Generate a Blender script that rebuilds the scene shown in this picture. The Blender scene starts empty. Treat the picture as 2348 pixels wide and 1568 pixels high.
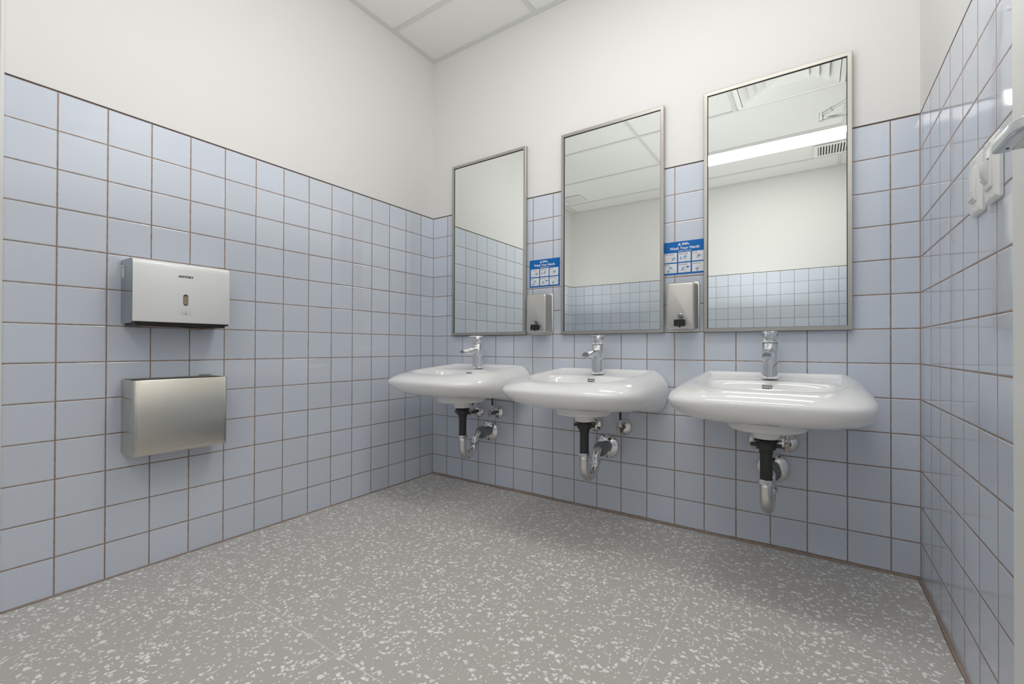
import bpy, bmesh, math, random
from mathutils import Vector, Matrix
random.seed(7)
PI = math.pi
C = bpy.context.scene.collection

T = 0.11            # wall tile pitch (m)
W = 2.047           # x of the right wall; left wall is x = 0, basin wall is y = 0
D = 3.06            # opposite wall is y = -D
AX = -0.62          # far side wall of the alcove beyond the end of the left wall
LE = -1.632         # y where the left wall ends
H = 2.316           # ceiling height
ZT = 13 * T         # top of the wall tiles

# ------------------------------------------------------------------ materials
def new_mat(name):
    m = bpy.data.materials.new(name)
    m.use_nodes = True
    return m, m.node_tree, m.node_tree.nodes['Principled BSDF']

def setp(b, **k):
    for key, v in k.items():
        b.inputs[key.replace('_', ' ')].default_value = v

def N(nt, typ, **k):
    n = nt.nodes.new(typ)
    for key, v in k.items():
        setattr(n, key, v)
    return n

def math_(nt, op, a, b=None, c=None):
    n = N(nt, 'ShaderNodeMath', operation=op)
    for i, v in enumerate((a, b, c)):
        if v is None:
            continue
        if isinstance(v, (int, float)):
            n.inputs[i].default_value = v
        else:
            nt.links.new(v, n.inputs[i])
    return n.outputs[0]

def sstep(nt, v, lo, hi, a=0.0, b=1.0):
    n = N(nt, 'ShaderNodeMapRange', interpolation_type='SMOOTHSTEP')
    nt.links.new(v, n.inputs[0])
    n.inputs[1].default_value = lo
    n.inputs[2].default_value = hi
    n.inputs[3].default_value = a
    n.inputs[4].default_value = b
    return n.outputs[0]

def mix(nt, f, a, b):
    n = N(nt, 'ShaderNodeMix', data_type='RGBA')
    for sock, v in ((n.inputs[0], f), (n.inputs[6], a), (n.inputs[7], b)):
        if isinstance(v, (tuple, list)):
            sock.default_value = tuple(v) + (1,) if len(v) == 3 else v
        elif isinstance(v, (int, float)):
            sock.default_value = v
        else:
            nt.links.new(v, sock)
    return n.outputs[2]

def obj_xyz(nt):
    tc = N(nt, 'ShaderNodeTexCoord')
    sp = N(nt, 'ShaderNodeSeparateXYZ')
    nt.links.new(tc.outputs['Object'], sp.inputs[0])
    return tc.outputs['Object'], sp.outputs

def plain(name, col, rough=0.5, metal=0.0, noise=0.03, nscale=40.0, bump=0.0, **k):
    """A procedural material: base colour with a little noise in it."""
    m, nt, b = new_mat(name)
    co, _ = obj_xyz(nt)
    no = N(nt, 'ShaderNodeTexNoise')
    no.inputs['Scale'].default_value = nscale
    nt.links.new(co, no.inputs['Vector'])
    lo = [max(0, c * (1 - noise)) for c in col]
    hi = [min(1, c * (1 + noise)) for c in col]
    nt.links.new(mix(nt, no.outputs[0], lo, hi), b.inputs['Base Color'])
    setp(b, Roughness=rough, Metallic=metal, **k)
    if bump:
        bp = N(nt, 'ShaderNodeBump')
        bp.inputs['Strength'].default_value = bump
        bp.inputs['Distance'].default_value = 0.001
        nt.links.new(no.outputs[0], bp.inputs['Height'])
        nt.links.new(bp.outputs[0], b.inputs['Normal'])
    return m

def brushed(name, col, rough=0.32, stretch=(2, 2, 260), bump=0.06, metal=1.0, aniso=0.0):
    m, nt, b = new_mat(name)
    co, _ = obj_xyz(nt)
    mp = N(nt, 'ShaderNodeMapping')
    mp.inputs['Scale'].default_value = stretch
    nt.links.new(co, mp.inputs[0])
    no = N(nt, 'ShaderNodeTexNoise')
    no.inputs['Scale'].default_value = 4
    no.inputs['Detail'].default_value = 4
    nt.links.new(mp.outputs[0], no.inputs['Vector'])
    nt.links.new(mix(nt, no.outputs[0], [c * .93 for c in col], [min(1, c * 1.06) for c in col]), b.inputs['Base Color'])
    setp(b, Metallic=metal, Roughness=rough)
    bp = N(nt, 'ShaderNodeBump')
    bp.inputs['Strength'].default_value = bump
    bp.inputs['Distance'].default_value = 0.0005
    nt.links.new(no.outputs[0], bp.inputs['Height'])
    nt.links.new(bp.outputs[0], b.inputs['Normal'])
    return m

def tile_mat(name, axis, sign, off, col=(0.548, 0.598, 0.680)):
    m, nt, b = new_mat(name)
    co, xyz = obj_xyz(nt)
    u = math_(nt, 'DIVIDE', math_(nt, 'SUBTRACT', math_(nt, 'MULTIPLY', xyz[axis], sign), off), T)
    v = math_(nt, 'DIVIDE', xyz[2], T)
    nz = N(nt, 'ShaderNodeTexNoise')
    nz.inputs['Scale'].default_value = 55
    nt.links.new(co, nz.inputs['Vector'])
    wob = math_(nt, 'MULTIPLY', math_(nt, 'SUBTRACT', nz.outputs[0], 0.5), 0.0009)
    def edge(w):
        f = math_(nt, 'FRACT', w)
        return math_(nt, 'MULTIPLY', math_(nt, 'MINIMUM', f, math_(nt, 'SUBTRACT', 1.0, f)), T)
    d = math_(nt, 'ADD', math_(nt, 'MINIMUM', edge(u), edge(v)), wob)
    tile = sstep(nt, d, 0.0013, 0.0021)
    # colour: small drift between tiles, soft cloud inside each
    cmb = N(nt, 'ShaderNodeCombineXYZ')
    nt.links.new(math_(nt, 'FLOOR', u), cmb.inputs[0])
    nt.links.new(math_(nt, 'FLOOR', v), cmb.inputs[1])
    wn = N(nt, 'ShaderNodeTexWhiteNoise', noise_dimensions='2D')
    nt.links.new(cmb.outputs[0], wn.inputs['Vector'])
    base = mix(nt, wn.outputs[0], [c * .955 for c in col], [col[0] * 1.03, col[1] * 1.035, col[2] * 1.045])
    n2 = N(nt, 'ShaderNodeTexNoise')
    n2.inputs['Scale'].default_value = 9
    nt.links.new(co, n2.inputs['Vector'])
    base = mix(nt, math_(nt, 'MULTIPLY', n2.outputs[0], 0.25), base, (col[0] * 1.05, col[1] * 1.0, col[2] * 1.0))
    grout = mix(nt, nz.outputs[0], (0.13, 0.075, 0.048), (0.34, 0.235, 0.17))
    nt.links.new(mix(nt, tile, grout, base), b.inputs['Base Color'])
    nt.links.new(sstep(nt, d, 0.0013, 0.0021, 0.8, 0.06), b.inputs['Roughness'])
    # relief: pillowed edge plus a slow ripple in the glaze
    hgt = sstep(nt, d, 0.0008, 0.0042, 0.0, 1.0)
    n3 = N(nt, 'ShaderNodeTexNoise')
    n3.inputs['Scale'].default_value = 14
    n3.inputs['Detail'].default_value = 0
    nt.links.new(co, n3.inputs['Vector'])
    # each tile is set a hair out of plane
    tilt = math_(nt, 'MULTIPLY', math_(nt, 'MULTIPLY', math_(nt, 'SUBTRACT', wn.outputs[0], 0.5), math_(nt, 'FRACT', u)), 0.35)
    hsum = math_(nt, 'ADD', math_(nt, 'ADD', hgt, math_(nt, 'MULTIPLY', n3.outputs[0], 0.55)), tilt)
    bp = N(nt, 'ShaderNodeBump')
    bp.inputs['Strength'].default_value = 1.0
    bp.inputs['Distance'].default_value = 0.0009
    nt.links.new(hsum, bp.inputs['Height'])
    nt.links.new(bp.outputs[0], b.inputs['Normal'])
    setp(b, IOR=1.62)
    return m

def floor_mat():
    m, nt, b = new_mat('terrazzo')
    co, xyz = obj_xyz(nt)
    def chips(scale, keep, edge, seed, stretch):
        mp = N(nt, 'ShaderNodeMapping')
        mp.inputs['Location'].default_value = (seed, seed * 1.7, 0)
        mp.inputs['Scale'].default_value = stretch
        mp.inputs['Rotation'].default_value = (0, 0, seed)
        nt.links.new(co, mp.inputs[0])
        de = N(nt, 'ShaderNodeTexVoronoi', voronoi_dimensions='2D', feature='DISTANCE_TO_EDGE')
        f1 = N(nt, 'ShaderNodeTexVoronoi', voronoi_dimensions='2D', feature='F1')
        for n in (de, f1):
            n.inputs['Scale'].default_value = scale
            nt.links.new(mp.outputs[0], n.inputs['Vector'])
        sp = N(nt, 'ShaderNodeSeparateColor')
        nt.links.new(f1.outputs['Color'], sp.inputs[0])
        k = math_(nt, 'LESS_THAN', sp.outputs[0], keep)
        thr = math_(nt, 'ADD', edge, math_(nt, 'MULTIPLY', sp.outputs[1], 0.16))
        e = math_(nt, 'SUBTRACT', de.outputs['Distance'], thr)
        return math_(nt, 'MULTIPLY', k, sstep(nt, e, 0.0, 0.025)), sp.outputs[2]
    big, t1 = chips(72, 0.125, 0.085, 3.1, (1, 1.25, 1))
    mid, t2 = chips(100, 0.125, 0.075, 11.3, (1.3, 1, 1))
    sml, t3 = chips(180, 0.07, 0.05, 23.7, (1, 1.2, 1))
    mask = math_(nt, 'MAXIMUM', big, math_(nt, 'MAXIMUM', mid, math_(nt, 'MULTIPLY', sml, 0.9)))
    n1 = N(nt, 'ShaderNodeTexNoise')
    n1.inputs['Scale'].default_value = 420
    n1.inputs['Detail'].default_value = 3
    nt.links.new(co, n1.inputs['Vector'])
    n2 = N(nt, 'ShaderNodeTexNoise')
    n2.inputs['Scale'].default_value = 5
    nt.links.new(co, n2.inputs['Vector'])
    g = mix(nt, sstep(nt, n1.outputs[0], .3, .7), (0.37, 0.345, 0.315), (0.54, 0.515, 0.48))
    g = mix(nt, math_(nt, 'MULTIPLY', n2.outputs[0], 0.3), g, (0.50, 0.465, 0.425))
    chip = mix(nt, t1, (0.80, 0.79, 0.75), (0.90, 0.89, 0.86))
    col = mix(nt, mask, g, chip)
    # thin pale joints between the slabs
    def seam(a, off, pitch):
        f = math_(nt, 'FRACT', math_(nt, 'DIVIDE', math_(nt, 'SUBTRACT', a, off), pitch))
        return math_(nt, 'MULTIPLY', math_(nt, 'MINIMUM', f, math_(nt, 'SUBTRACT', 1.0, f)), pitch)
    d = math_(nt, 'MINIMUM', seam(xyz[0], 0.867, 0.597), seam(xyz[1], -0.610, 0.61))
    s = sstep(nt, d, 0.0009, 0.0016, 0.9, 0.0)
    nt.links.new(mix(nt, s, col, (0.68, 0.655, 0.62)), b.inputs['Base Color'])
    nt.links.new(math_(nt, 'ADD', math_(nt, 'MULTIPLY', n1.outputs[0], 0.2), 0.33), b.inputs['Roughness'])
    setp(b, IOR=1.45)
    bp = N(nt, 'ShaderNodeBump')
    bp.inputs['Strength'].default_value = 0.12
    bp.inputs['Distance'].default_value = 0.0004
    nt.links.new(n1.outputs[0], bp.inputs['Height'])
    nt.links.new(bp.outputs[0], b.inputs['Normal'])
    return m

def emit(name, col, s):
    m, nt, b = new_mat(name)
    setp(b, Base_Color=(0.8, 0.8, 0.8, 1), Emission_Color=col + (1,), Emission_Strength=s, Roughness=0.6)
    return m

M = {}
M['paint'] = plain('wall_paint', (0.655, 0.645, 0.627), 0.55, noise=0.012, nscale=260, bump=0.05)
M['ceil'] = plain('ceiling_panel', (0.64, 0.64, 0.62), 0.9, noise=0.02, nscale=500, bump=0.05)
M['bar'] = plain('ceiling_bar', (0.52, 0.52, 0.505), 0.5)
M['t_back'] = tile_mat('tile_back', 0, 1, 0.1065)
M['t_left'] = tile_mat('tile_left', 1, -1, 0.0959)
M['t_right'] = tile_mat('tile_right', 1, -1, 0.1476)
M['t_front'] = tile_mat('tile_front', 0, 1, 0.0868)
M['top_line'] = plain('dark_top_line', (0.035, 0.026, 0.02), 0.8, noise=0.3)
M['caulk'] = plain('brown_caulk', (0.27, 0.195, 0.155), 0.8, noise=0.35, nscale=60)
M['floor'] = floor_mat()
M['porc'] = plain('white_porcelain', (0.87, 0.865, 0.85), 0.07, noise=0.004, Coat_Weight=0.3, Coat_Roughness=0.03)
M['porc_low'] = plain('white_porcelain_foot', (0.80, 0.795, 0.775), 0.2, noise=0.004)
M['chrome'] = plain('polished_chrome', (0.83, 0.84, 0.85), 0.05, 1.0, noise=0.01)
M['chrome_old'] = plain('worn_chrome', (0.66, 0.655, 0.64), 0.12, 1.0, noise=0.08, nscale=60)
M['closer'] = plain('closer_grey', (0.40, 0.41, 0.41), 0.45, 0.6)
M['dark_chrome'] = plain('dark_chrome', (0.30, 0.30, 0.29), 0.12, 1.0, noise=0.05)
M['escut'] = plain('escutcheon_chrome', (0.80, 0.79, 0.77), 0.09, 1.0, noise=0.04)
M['steel'] = brushed('brushed_steel', (0.46, 0.44, 0.40), 0.33)
M['steel_bin'] = brushed('bin_steel', (0.56, 0.535, 0.475), 0.27, stretch=(2, 2, 300), bump=0.04)
M['steel_soap'] = brushed('soap_steel', (0.56, 0.545, 0.51), 0.42, stretch=(240, 2, 2))
M['silver'] = brushed('silver_cover', (0.86, 0.86, 0.855), 0.40, stretch=(3, 160, 160), bump=0.05, metal=0.2)
M['silver_side'] = brushed('silver_side', (0.36, 0.385, 0.405), 0.2, stretch=(3, 3, 160), bump=0.02, metal=0.95)
M['satin'] = brushed('satin_lever', (0.60, 0.63, 0.645), 0.30, stretch=(2, 120, 2), bump=0.02)
M['black'] = plain('black_plastic', (0.010, 0.010, 0.010), 0.45, Specular_IOR_Level=0.3)
M['blackrub'] = plain('black_pipe', (0.014, 0.014, 0.014), 0.5, noise=0.2)
M['grey'] = plain('grey_coupling', (0.16, 0.165, 0.17), 0.38)
M['greypipe'] = plain('dark_grey_pipe', (0.12, 0.12, 0.12), 0.4, 0.6)
M['tan'] = plain('tan_knob', (0.50, 0.42, 0.35), 0.3, 0.75)
M['white_pl'] = plain('white_plastic', (0.78, 0.775, 0.76), 0.3, noise=0.005)
M['lens'] = plain('sensor_lens', (0.66, 0.665, 0.66), 0.45)
M['door'] = plain('door_paint', (0.72, 0.72, 0.69), 0.45, noise=0.01)
M['dark'] = plain('dark_gap', (0.012, 0.012, 0.012), 0.7)
M['gap_shade'] = plain('mirror_gap_shade', (0.01, 0.011, 0.011), 0.6)
M['paper'] = plain('brown_paper', (0.30, 0.235, 0.165), 0.9, noise=0.1, nscale=200)
M['blue'] = plain('sign_blue', (0.0005, 0.115, 0.44), 0.5, noise=0.02, Specular_IOR_Level=0.2)
M['white'] = plain('sign_white', (0.80, 0.80, 0.82), 0.4, noise=0.005)
M['ink'] = plain('grey_ink', (0.17, 0.20, 0.27), 0.5)
M['lblue'] = plain('pale_blue_ink', (0.22, 0.42, 0.66), 0.5)
M['print'] = plain('black_print', (0.02, 0.02, 0.025), 0.5)
M['greyprint'] = plain('grey_print', (0.25, 0.25, 0.26), 0.5)
M['vent'] = plain('vent_white', (0.68, 0.68, 0.655), 0.5, noise=0.01)
M['diff'] = plain('diffuser_white', (0.70, 0.70, 0.675), 0.5, noise=0.01)
mm, nt, b = new_mat('mirror_silver')
co, xyz = obj_xyz(nt)
no = N(nt, 'ShaderNodeTexNoise'); no.inputs['Scale'].default_value = 1.5
nt.links.new(co, no.inputs['Vector'])
nt.links.new(mix(nt, no.outputs[0], (0.85, 0.887, 0.86), (0.858, 0.893, 0.866)), b.inputs['Base Color'])
setp(b, Metallic=1.0, Roughness=0.0)
M['mirror'] = mm
M['strip'] = emit('light_lens', (1.0, 0.99, 0.97), 7.6)

# ------------------------------------------------------------------ mesh helpers
def obj(name, bm, mats, parent=None, smooth=False, bevel=0.0, segs=2, sub=0, auto=None):
    me = bpy.data.meshes.new(name)
    bm.normal_update()
    bm.to_mesh(me); bm.free()
    if not isinstance(mats, (list, tuple)):
        mats = [mats]
    for x in mats:
        me.materials.append(x)
    o = bpy.data.objects.new(name, me)
    C.objects.link(o)
    if parent is not None:
        o.parent = parent
    if smooth or sub:
        for p in me.polygons:
            p.use_smooth = True
    if bevel:
        md = o.modifiers.new('bevel', 'BEVEL')
        md.width = bevel; md.segments = segs; md.limit_method = 'ANGLE'; md.angle_limit = math.radians(40)
        md.harden_normals = False
    if sub:
        md = o.modifiers.new('sub', 'SUBSURF'); md.levels = sub; md.render_levels = sub
    if auto is not None:
        for p in me.polygons:
            p.use_smooth = True
        me.set_sharp_from_angle(angle=math.radians(auto))
    return o

def thing(name, label, cat, loc=(0, 0, 0), group=None):
    o = bpy.data.objects.new(name, None)
    C.objects.link(o)
    o.empty_display_size = 0.05
    o.location = loc
    o['label'] = label; o['category'] = cat
    if group:
        o['group'] = group
    return o

def tag(o, label, cat, group=None):
    o['label'] = label; o['category'] = cat
    if group:
        o['group'] = group
    return o

def struct(name, bm, mats, parent=None, **k):
    o = obj(name, bm, mats, parent, **k)
    if parent is None:
        o['kind'] = 'structure'
    return o

def dup(root, loc, label):
    r = root.copy(); C.objects.link(r); r.location = loc; r['label'] = label
    for ch in list(root.children):
        c = ch.copy(); C.objects.link(c); c.parent = r
        for g in list(ch.children):
            e = g.copy(); C.objects.link(e); e.parent = c
    return r

def quad(bm, pts, mi=0):
    f = bm.faces.new([bm.verts.new(p) for p in pts]); f.material_index = mi
    return f

def box(bm, lo, hi, mi=0):
    x0, y0, z0 = lo; x1, y1, z1 = hi
    v = [bm.verts.new(p) for p in ((x0, y0, z0), (x1, y0, z0), (x1, y1, z0), (x0, y1, z0), (x0, y0, z1), (x1, y0, z1), (x1, y1, z1), (x0, y1, z1))]
    for f in ((3, 2, 1, 0), (4, 5, 6, 7), (0, 1, 5, 4), (1, 2, 6, 5), (2, 3, 7, 6), (3, 0, 4, 7)):
        bm.faces.new([v[i] for i in f]).material_index = mi

def bbox(lo, hi):
    bm = bmesh.new(); box(bm, lo, hi); return bm

def loft(bm, rings, cap0=True, cap1=True, mi=0, closed=True):
    R = [[bm.verts.new(p) for p in r] for r in rings]
    n = len(R[0])
    for a, b_ in zip(R, R[1:]):
        for i in range(n if closed else n - 1):
            j = (i + 1) % n
            bm.faces.new((a[i], a[j], b_[j], b_[i])).material_index = mi
    if cap0:
        bm.faces.new(list(reversed(R[0]))).material_index = mi
    if cap1:
        bm.faces.new(R[-1]).material_index = mi
    bmesh.ops.recalc_face_normals(bm, faces=bm.faces)
    return R

def lathe(bm, prof, axis='z', c=(0, 0, 0), n=32, cap0=True, cap1=True):
    """prof: (radius, height) pairs; axis z, or -y (height runs out of the basin wall)."""
    rings = []
    for r, h in prof:
        ring = []
        for i in range(n):
            a = 2 * PI * i / n
            if axis == 'z':
                ring.append((c[0] + r * math.cos(a), c[1] + r * math.sin(a), c[2] + h))
            elif axis == 'y':
                ring.append((c[0] + r * math.cos(a), c[1] - h, c[2] + r * math.sin(a)))
            else:
                ring.append((c[0] + h, c[1] + r * math.cos(a), c[2] + r * math.sin(a)))
        rings.append(ring)
    loft(bm, rings, cap0, cap1)

def tube(bm, path, r, n=16, caps=True):
    pts = [Vector(p) for p in path]
    rad = r if isinstance(r, (list, tuple)) else [r] * len(pts)
    up = None; rings = []
    for i, p in enumerate(pts):
        t = (pts[min(i + 1, len(pts) - 1)] - pts[max(i - 1, 0)]).normalized()
        if up is None:
            up = t.orthogonal().normalized()
        up = (up - t * up.dot(t)).normalized()
        s = t.cross(up)
        rings.append([p + (up * math.cos(2 * PI * k / n) + s * math.sin(2 * PI * k / n)) * rad[i] for k in range(n)])
    loft(bm, rings, caps, caps)

def arc(c, r, a0, a1, n, plane='yz'):
    out = []
    for i in range(n + 1):
        a = a0 + (a1 - a0) * i / n
        u, v = r * math.cos(a), r * math.sin(a)
        out.append((c[0], c[1] + u, c[2] + v) if plane == 'yz' else (c[0] + u, c[1] + v, c[2]))
    return out

def rrect(w, h, r, n=6):
    """Rounded rectangle centred on 0, counter-clockwise (u, v) points."""
    out = []
    for cx, cy, a0 in ((w / 2 - r, h / 2 - r, 0), (-w / 2 + r, h / 2 - r, PI / 2), (-w / 2 + r, -h / 2 + r, PI), (w / 2 - r, -h / 2 + r, 1.5 * PI)):
        for i in range(n + 1):
            a = a0 + PI / 2 * i / n
            out.append((cx + r * math.cos(a), cy + r * math.sin(a)))
    return out

def text(name, body, size, mat, parent, mtx, bold=0.0, depth=0.0002, shear=0.0, sx=1.0, spacing=1.0, align='CENTER'):
    cu = bpy.data.curves.new(name, 'FONT')
    cu.body = body; cu.size = size; cu.align_x = align; cu.align_y = 'CENTER'
    cu.extrude = depth; cu.offset = bold; cu.shear = shear; cu.resolution_u = 3; cu.space_character = spacing
    tmp = bpy.data.objects.new(name + '_src', cu)
    C.objects.link(tmp)
    dg = bpy.context.evaluated_depsgraph_get()
    me = bpy.data.meshes.new_from_object(tmp.evaluated_get(dg))
    bpy.data.objects.remove(tmp); bpy.data.curves.remove(cu)
    me.name = name
    me.transform(mtx @ Matrix.Diagonal((sx, 1, 1, 1)))
    me.materials.clear(); me.materials.append(mat)
    o = bpy.data.objects.new(name, me)
    C.objects.link(o); o.parent = parent
    return o

def on_back(x, y, z):      # text plane on the basin wall: reads along +x, faces -y
    return Matrix(((1, 0, 0, x), (0, 0, -1, y), (0, 1, 0, z), (0, 0, 0, 1)))

def on_left(x, y, z):      # text plane on the left wall: reads along +y, faces +x
    return Matrix(((0, 0, 1, x), (1, 0, 0, y), (0, 1, 0, z), (0, 0, 0, 1)))

def pen(bm, pts, w, y, mi=0):
    """A flat inked line on a plane facing -y; pts are (x, z)."""
    for (x0, z0), (x1, z1) in zip(pts, pts[1:]):
        d = math.hypot(x1 - x0, z1 - z0) or 1e-6
        nx, nz = -(z1 - z0) / d * w / 2, (x1 - x0) / d * w / 2
        ex, ez = (x1 - x0) / d * w * .3, (z1 - z0) / d * w * .3
        quad(bm, [(x0 + nx - ex, y, z0 + nz - ez), (x0 - nx - ex, y, z0 - nz - ez), (x1 - nx + ex, y, z1 - nz + ez), (x1 + nx + ex, y, z1 + nz + ez)], mi)

# ------------------------------------------------------------------ the room
def wall(name, a, b_, tm, holes=()):
    """Vertical wall from a to b (x, y): tiles below, paint above. holes: (t0, t1, ztop) gaps along the wall."""
    bm = bmesh.new()
    L = math.hypot(b_[0] - a[0], b_[1] - a[1])
    ux, uy = (b_[0] - a[0]) / L, (b_[1] - a[1]) / L
    def P(t, z): return (a[0] + ux * t, a[1] + uy * t, z)
    cuts = sorted({0.0, L, *[h for hh in holes for h in hh[:2]]})
    for t0, t1 in zip(cuts, cuts[1:]):
        z0 = 0.0
        for h0, h1, hz in holes:
            if t0 >= h0 - 1e-6 and t1 <= h1 + 1e-6:
                z0 = hz
        if z0 < ZT:
            quad(bm, [P(t0, z0), P(t1, z0), P(t1, ZT), P(t0, ZT)], 0)
            quad(bm, [P(t0, ZT), P(t1, ZT), P(t1, ZT + .0045), P(t0, ZT + .0045)], 1)  # thin dark brown line above the top row of tiles
        quad(bm, [P(t0, max(z0, ZT + .0045)), P(t1, max(z0, ZT + .0045)), P(t1, H + .02), P(t0, H + .02)], 2)
    return struct(name, bm, [tm, M['top_line'], M['paint']])

DY0, DY1, DZ = -0.885, -1.79, 2.12          # door opening in the right wall
wall('wall_back', (0, 0), (W, 0), M['t_back'])
wall('wall_left', (0, LE), (0, 0), M['t_left'])
wall('wall_right', (W, 0), (W, -D), M['t_right'], holes=[(-DY0, -DY1, DZ)])
wall('wall_front', (W, -D), (AX, -D), M['t_front'])
wall('wall_alcove', (AX, -D), (AX, LE), M['t_left'])
wall('wall_return', (AX, LE), (0, LE), M['t_back'])

bm = bmesh.new()
quad(bm, [(AX - .05, -D - .05, 0), (W + .15, -D - .05, 0), (W + .15, .05, 0), (AX - .05, .05, 0)])
struct('floor', bm, M['floor'])
bm = bmesh.new()
hx0, hx1, hy0, hy1 = 1.645 - .262, 1.645 + .262, -1.25 - .262, -1.25 + .262
ex0, ex1, ey0, ey1 = AX - .05, W + .05, -D - .05, .05
def cq(x0, x1, y0, y1, z=H): quad(bm, [(x0, y1, z), (x1, y1, z), (x1, y0, z), (x0, y0, z)])
cq(ex0, hx0, ey0, ey1); cq(hx1, ex1, ey0, ey1); cq(hx0, hx1, ey0, hy0); cq(hx0, hx1, hy1, ey1)
cq(hx0, hx1, hy0, hy1, H + .1)
quad(bm, [(hx0, hy0, H), (hx0, hy1, H), (hx0, hy1, H + .1), (hx0, hy0, H + .1)]); quad(bm, [(hx1, hy1, H), (hx1, hy0, H), (hx1, hy0, H + .1), (hx1, hy1, H + .1)])
quad(bm, [(hx1, hy0, H), (hx0, hy0, H), (hx0, hy0, H + .1), (hx1, hy0, H + .1)]); quad(bm, [(hx0, hy1, H), (hx1, hy1, H), (hx1, hy1, H + .1), (hx0, hy1, H + .1)])
struct('ceiling', bm, M['ceil'])

# suspended ceiling: grid bars and the wall angle
bm = bmesh.new()
GY = [-.305, -.925, -1.550, -2.165, -2.765]
for y in GY:
    box(bm, (AX, y - .012, H - .005), (W, y + .012, H + .004))
for x in (-.55, .67, 1.955):
    for y0, y1 in zip([0] + GY, GY + [-D]):
        box(bm, (x - .012, y1 + .0121, H - .005), (x + .012, y0 - .0121, H + .004))
box(bm, (1.335 - .012, -1.550 + .0121, H - .005), (1.335 + .012, -.925 - .0121, H + .004))
struct('trim_1', bm, M['bar'])
bm = bmesh.new()
for lo, hi in (((0, -.022, H - .007), (W, 0, H + .004)), ((0, LE, H - .007), (.022, -.0221, H + .004)), ((W - .022, -D, H - .007), (W, -.0221, H + .004)),
               ((AX, -D, H - .007), (W - .0221, -D + .022, H + .004)), ((AX, -D + .0221, H - .007), (AX + .022, LE, H + .004)), ((AX + .0221, LE - .022, H - .007), (0, LE, H + .004))):
    box(bm, lo, hi)
struct('trim_2', bm, M['bar'])

# brown caulk bead where walls meet the floor
def bead(name, a, b_, nrm, s, mat):
    bm = bmesh.new()
    L = math.hypot(b_[0] - a[0], b_[1] - a[1]); k = max(2, int(L / .02))
    rings = []
    for i in range(k + 1):
        t = i / k
        x, y = a[0] + (b_[0] - a[0]) * t, a[1] + (b_[1] - a[1]) * t
        w = s * (1 + .12 * math.sin(i * .37) + random.uniform(-.06, .06)); h = s * (.75 + .10 * math.sin(i * .23 + 1) + random.uniform(-.05, .05))
        rings.append([(x, y, h), (x + nrm[0] * w * .55, y + nrm[1] * w * .55, h * .45), (x + nrm[0] * w, y + nrm[1] * w, .0003), (x, y, .0003)])
    loft(bm, rings)
    struct(name, bm, mat, smooth=True)
bead('baseboard_back', (0, 0), (W, 0), (0, -1), .011, M['caulk'])
bead('baseboard_left', (0, LE), (0, 0), (1, 0), .005, M['caulk'])
bead('baseboard_right', (W, DY0 + .07), (W, 0), (-1, 0), .008, M['caulk'])
# brown grout line up the two inside corners
for k, cx_ in ((4, 0.0), (5, W)):
    d_ = .0022 if cx_ == 0 else -.0022
    bm = bmesh.new()
    loft(bm, [[(cx_, 0, z), (cx_ + d_, 0, z), (cx_, -.0022, z)] for z in (.009, ZT + .002)])
    struct('trim_%d' % k, bm, M['caulk'])
# pale corner bead at the end of the left wall
bm = bbox((-.004, LE - .004, 0), (.003, LE + .003, H - .008))
struct('trim_3', bm, M['paint'])

# ------------------------------------------------------------------ door in the right wall (frame, leaf, lever, closer arm)
dr = bpy.data.objects.new('door_1', None); C.objects.link(dr); dr['kind'] = 'structure'
dr.location = (W, DY0, 0)
def L_(p): return (p[0] - W, p[1] - DY0, p[2])
fx = W - .015
bm = bmesh.new()
box(bm, L_((fx, DY0 - .012, 0)), L_((W + .09, DY0 + .052, DZ + .05)))
box(bm, L_((fx, DY1 - .05, 0)), L_((W + .09, DY1 + .012, DZ + .05)))
box(bm, L_((fx, DY1 + .0121, DZ - .012)), L_((W + .09, DY0 - .0121, DZ + .05)))
obj('door_frame', bm, M['door'], dr, bevel=.002)
bm = bbox(L_((W + .012, DY1 + .015, .008)), L_((W + .055, DY0 - .015, DZ - .015)))
obj('door_leaf', bm, M['door'], dr, bevel=.002)
# lever: rose, neck, bar with a bent end
hz = .9955
yy = -.944
bm = bmesh.new()
lathe(bm, [(.026, 0.0), (.026, .006), (.023, .009), (.0115, .010), (.0108, .053)], 'x', (0, 0, 0), 28)
bmesh.ops.transform(bm, matrix=Matrix.Translation(L_((W + .012, yy, hz))) @ Matrix.Rotation(PI, 4, 'Z'), verts=bm.verts)
obj('lever_neck', bm, M['satin'], dr, auto=35)
bm = bmesh.new()
path = [(1.9975, yy + .0125, -PI / 2), (1.9975, yy, -PI / 2), (1.9975, -.970, -PI / 2), (1.9975, -.995, -PI / 2)]
path += [(2.0275 - .030 * math.cos(a), -.995 - .030 * math.sin(a), -PI / 2 + a) for a in (.2, .4, .6, .8, 1.0, 1.2, 1.4, PI / 2)] + [(2.044, -1.025, 0)]
rings = []
for x, y, a in path:
    nx, ny = -math.sin(a), math.cos(a)
    rings.append([L_((x + nx * u, y + ny * u, hz + v)) for u, v in rrect(.0205, .0185, .0035, 4)])
loft(bm, rings)
lv = obj('door_handle', bm, M['satin'], dr, smooth=True, auto=45)
bm = bmesh.new()
lathe(bm, [(.0020, 0), (.0020, .0006)], 'z', L_((1.999, yy - .004, hz - .0098)), 12)
obj('set_screw', bm, M['dark'], lv)
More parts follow.
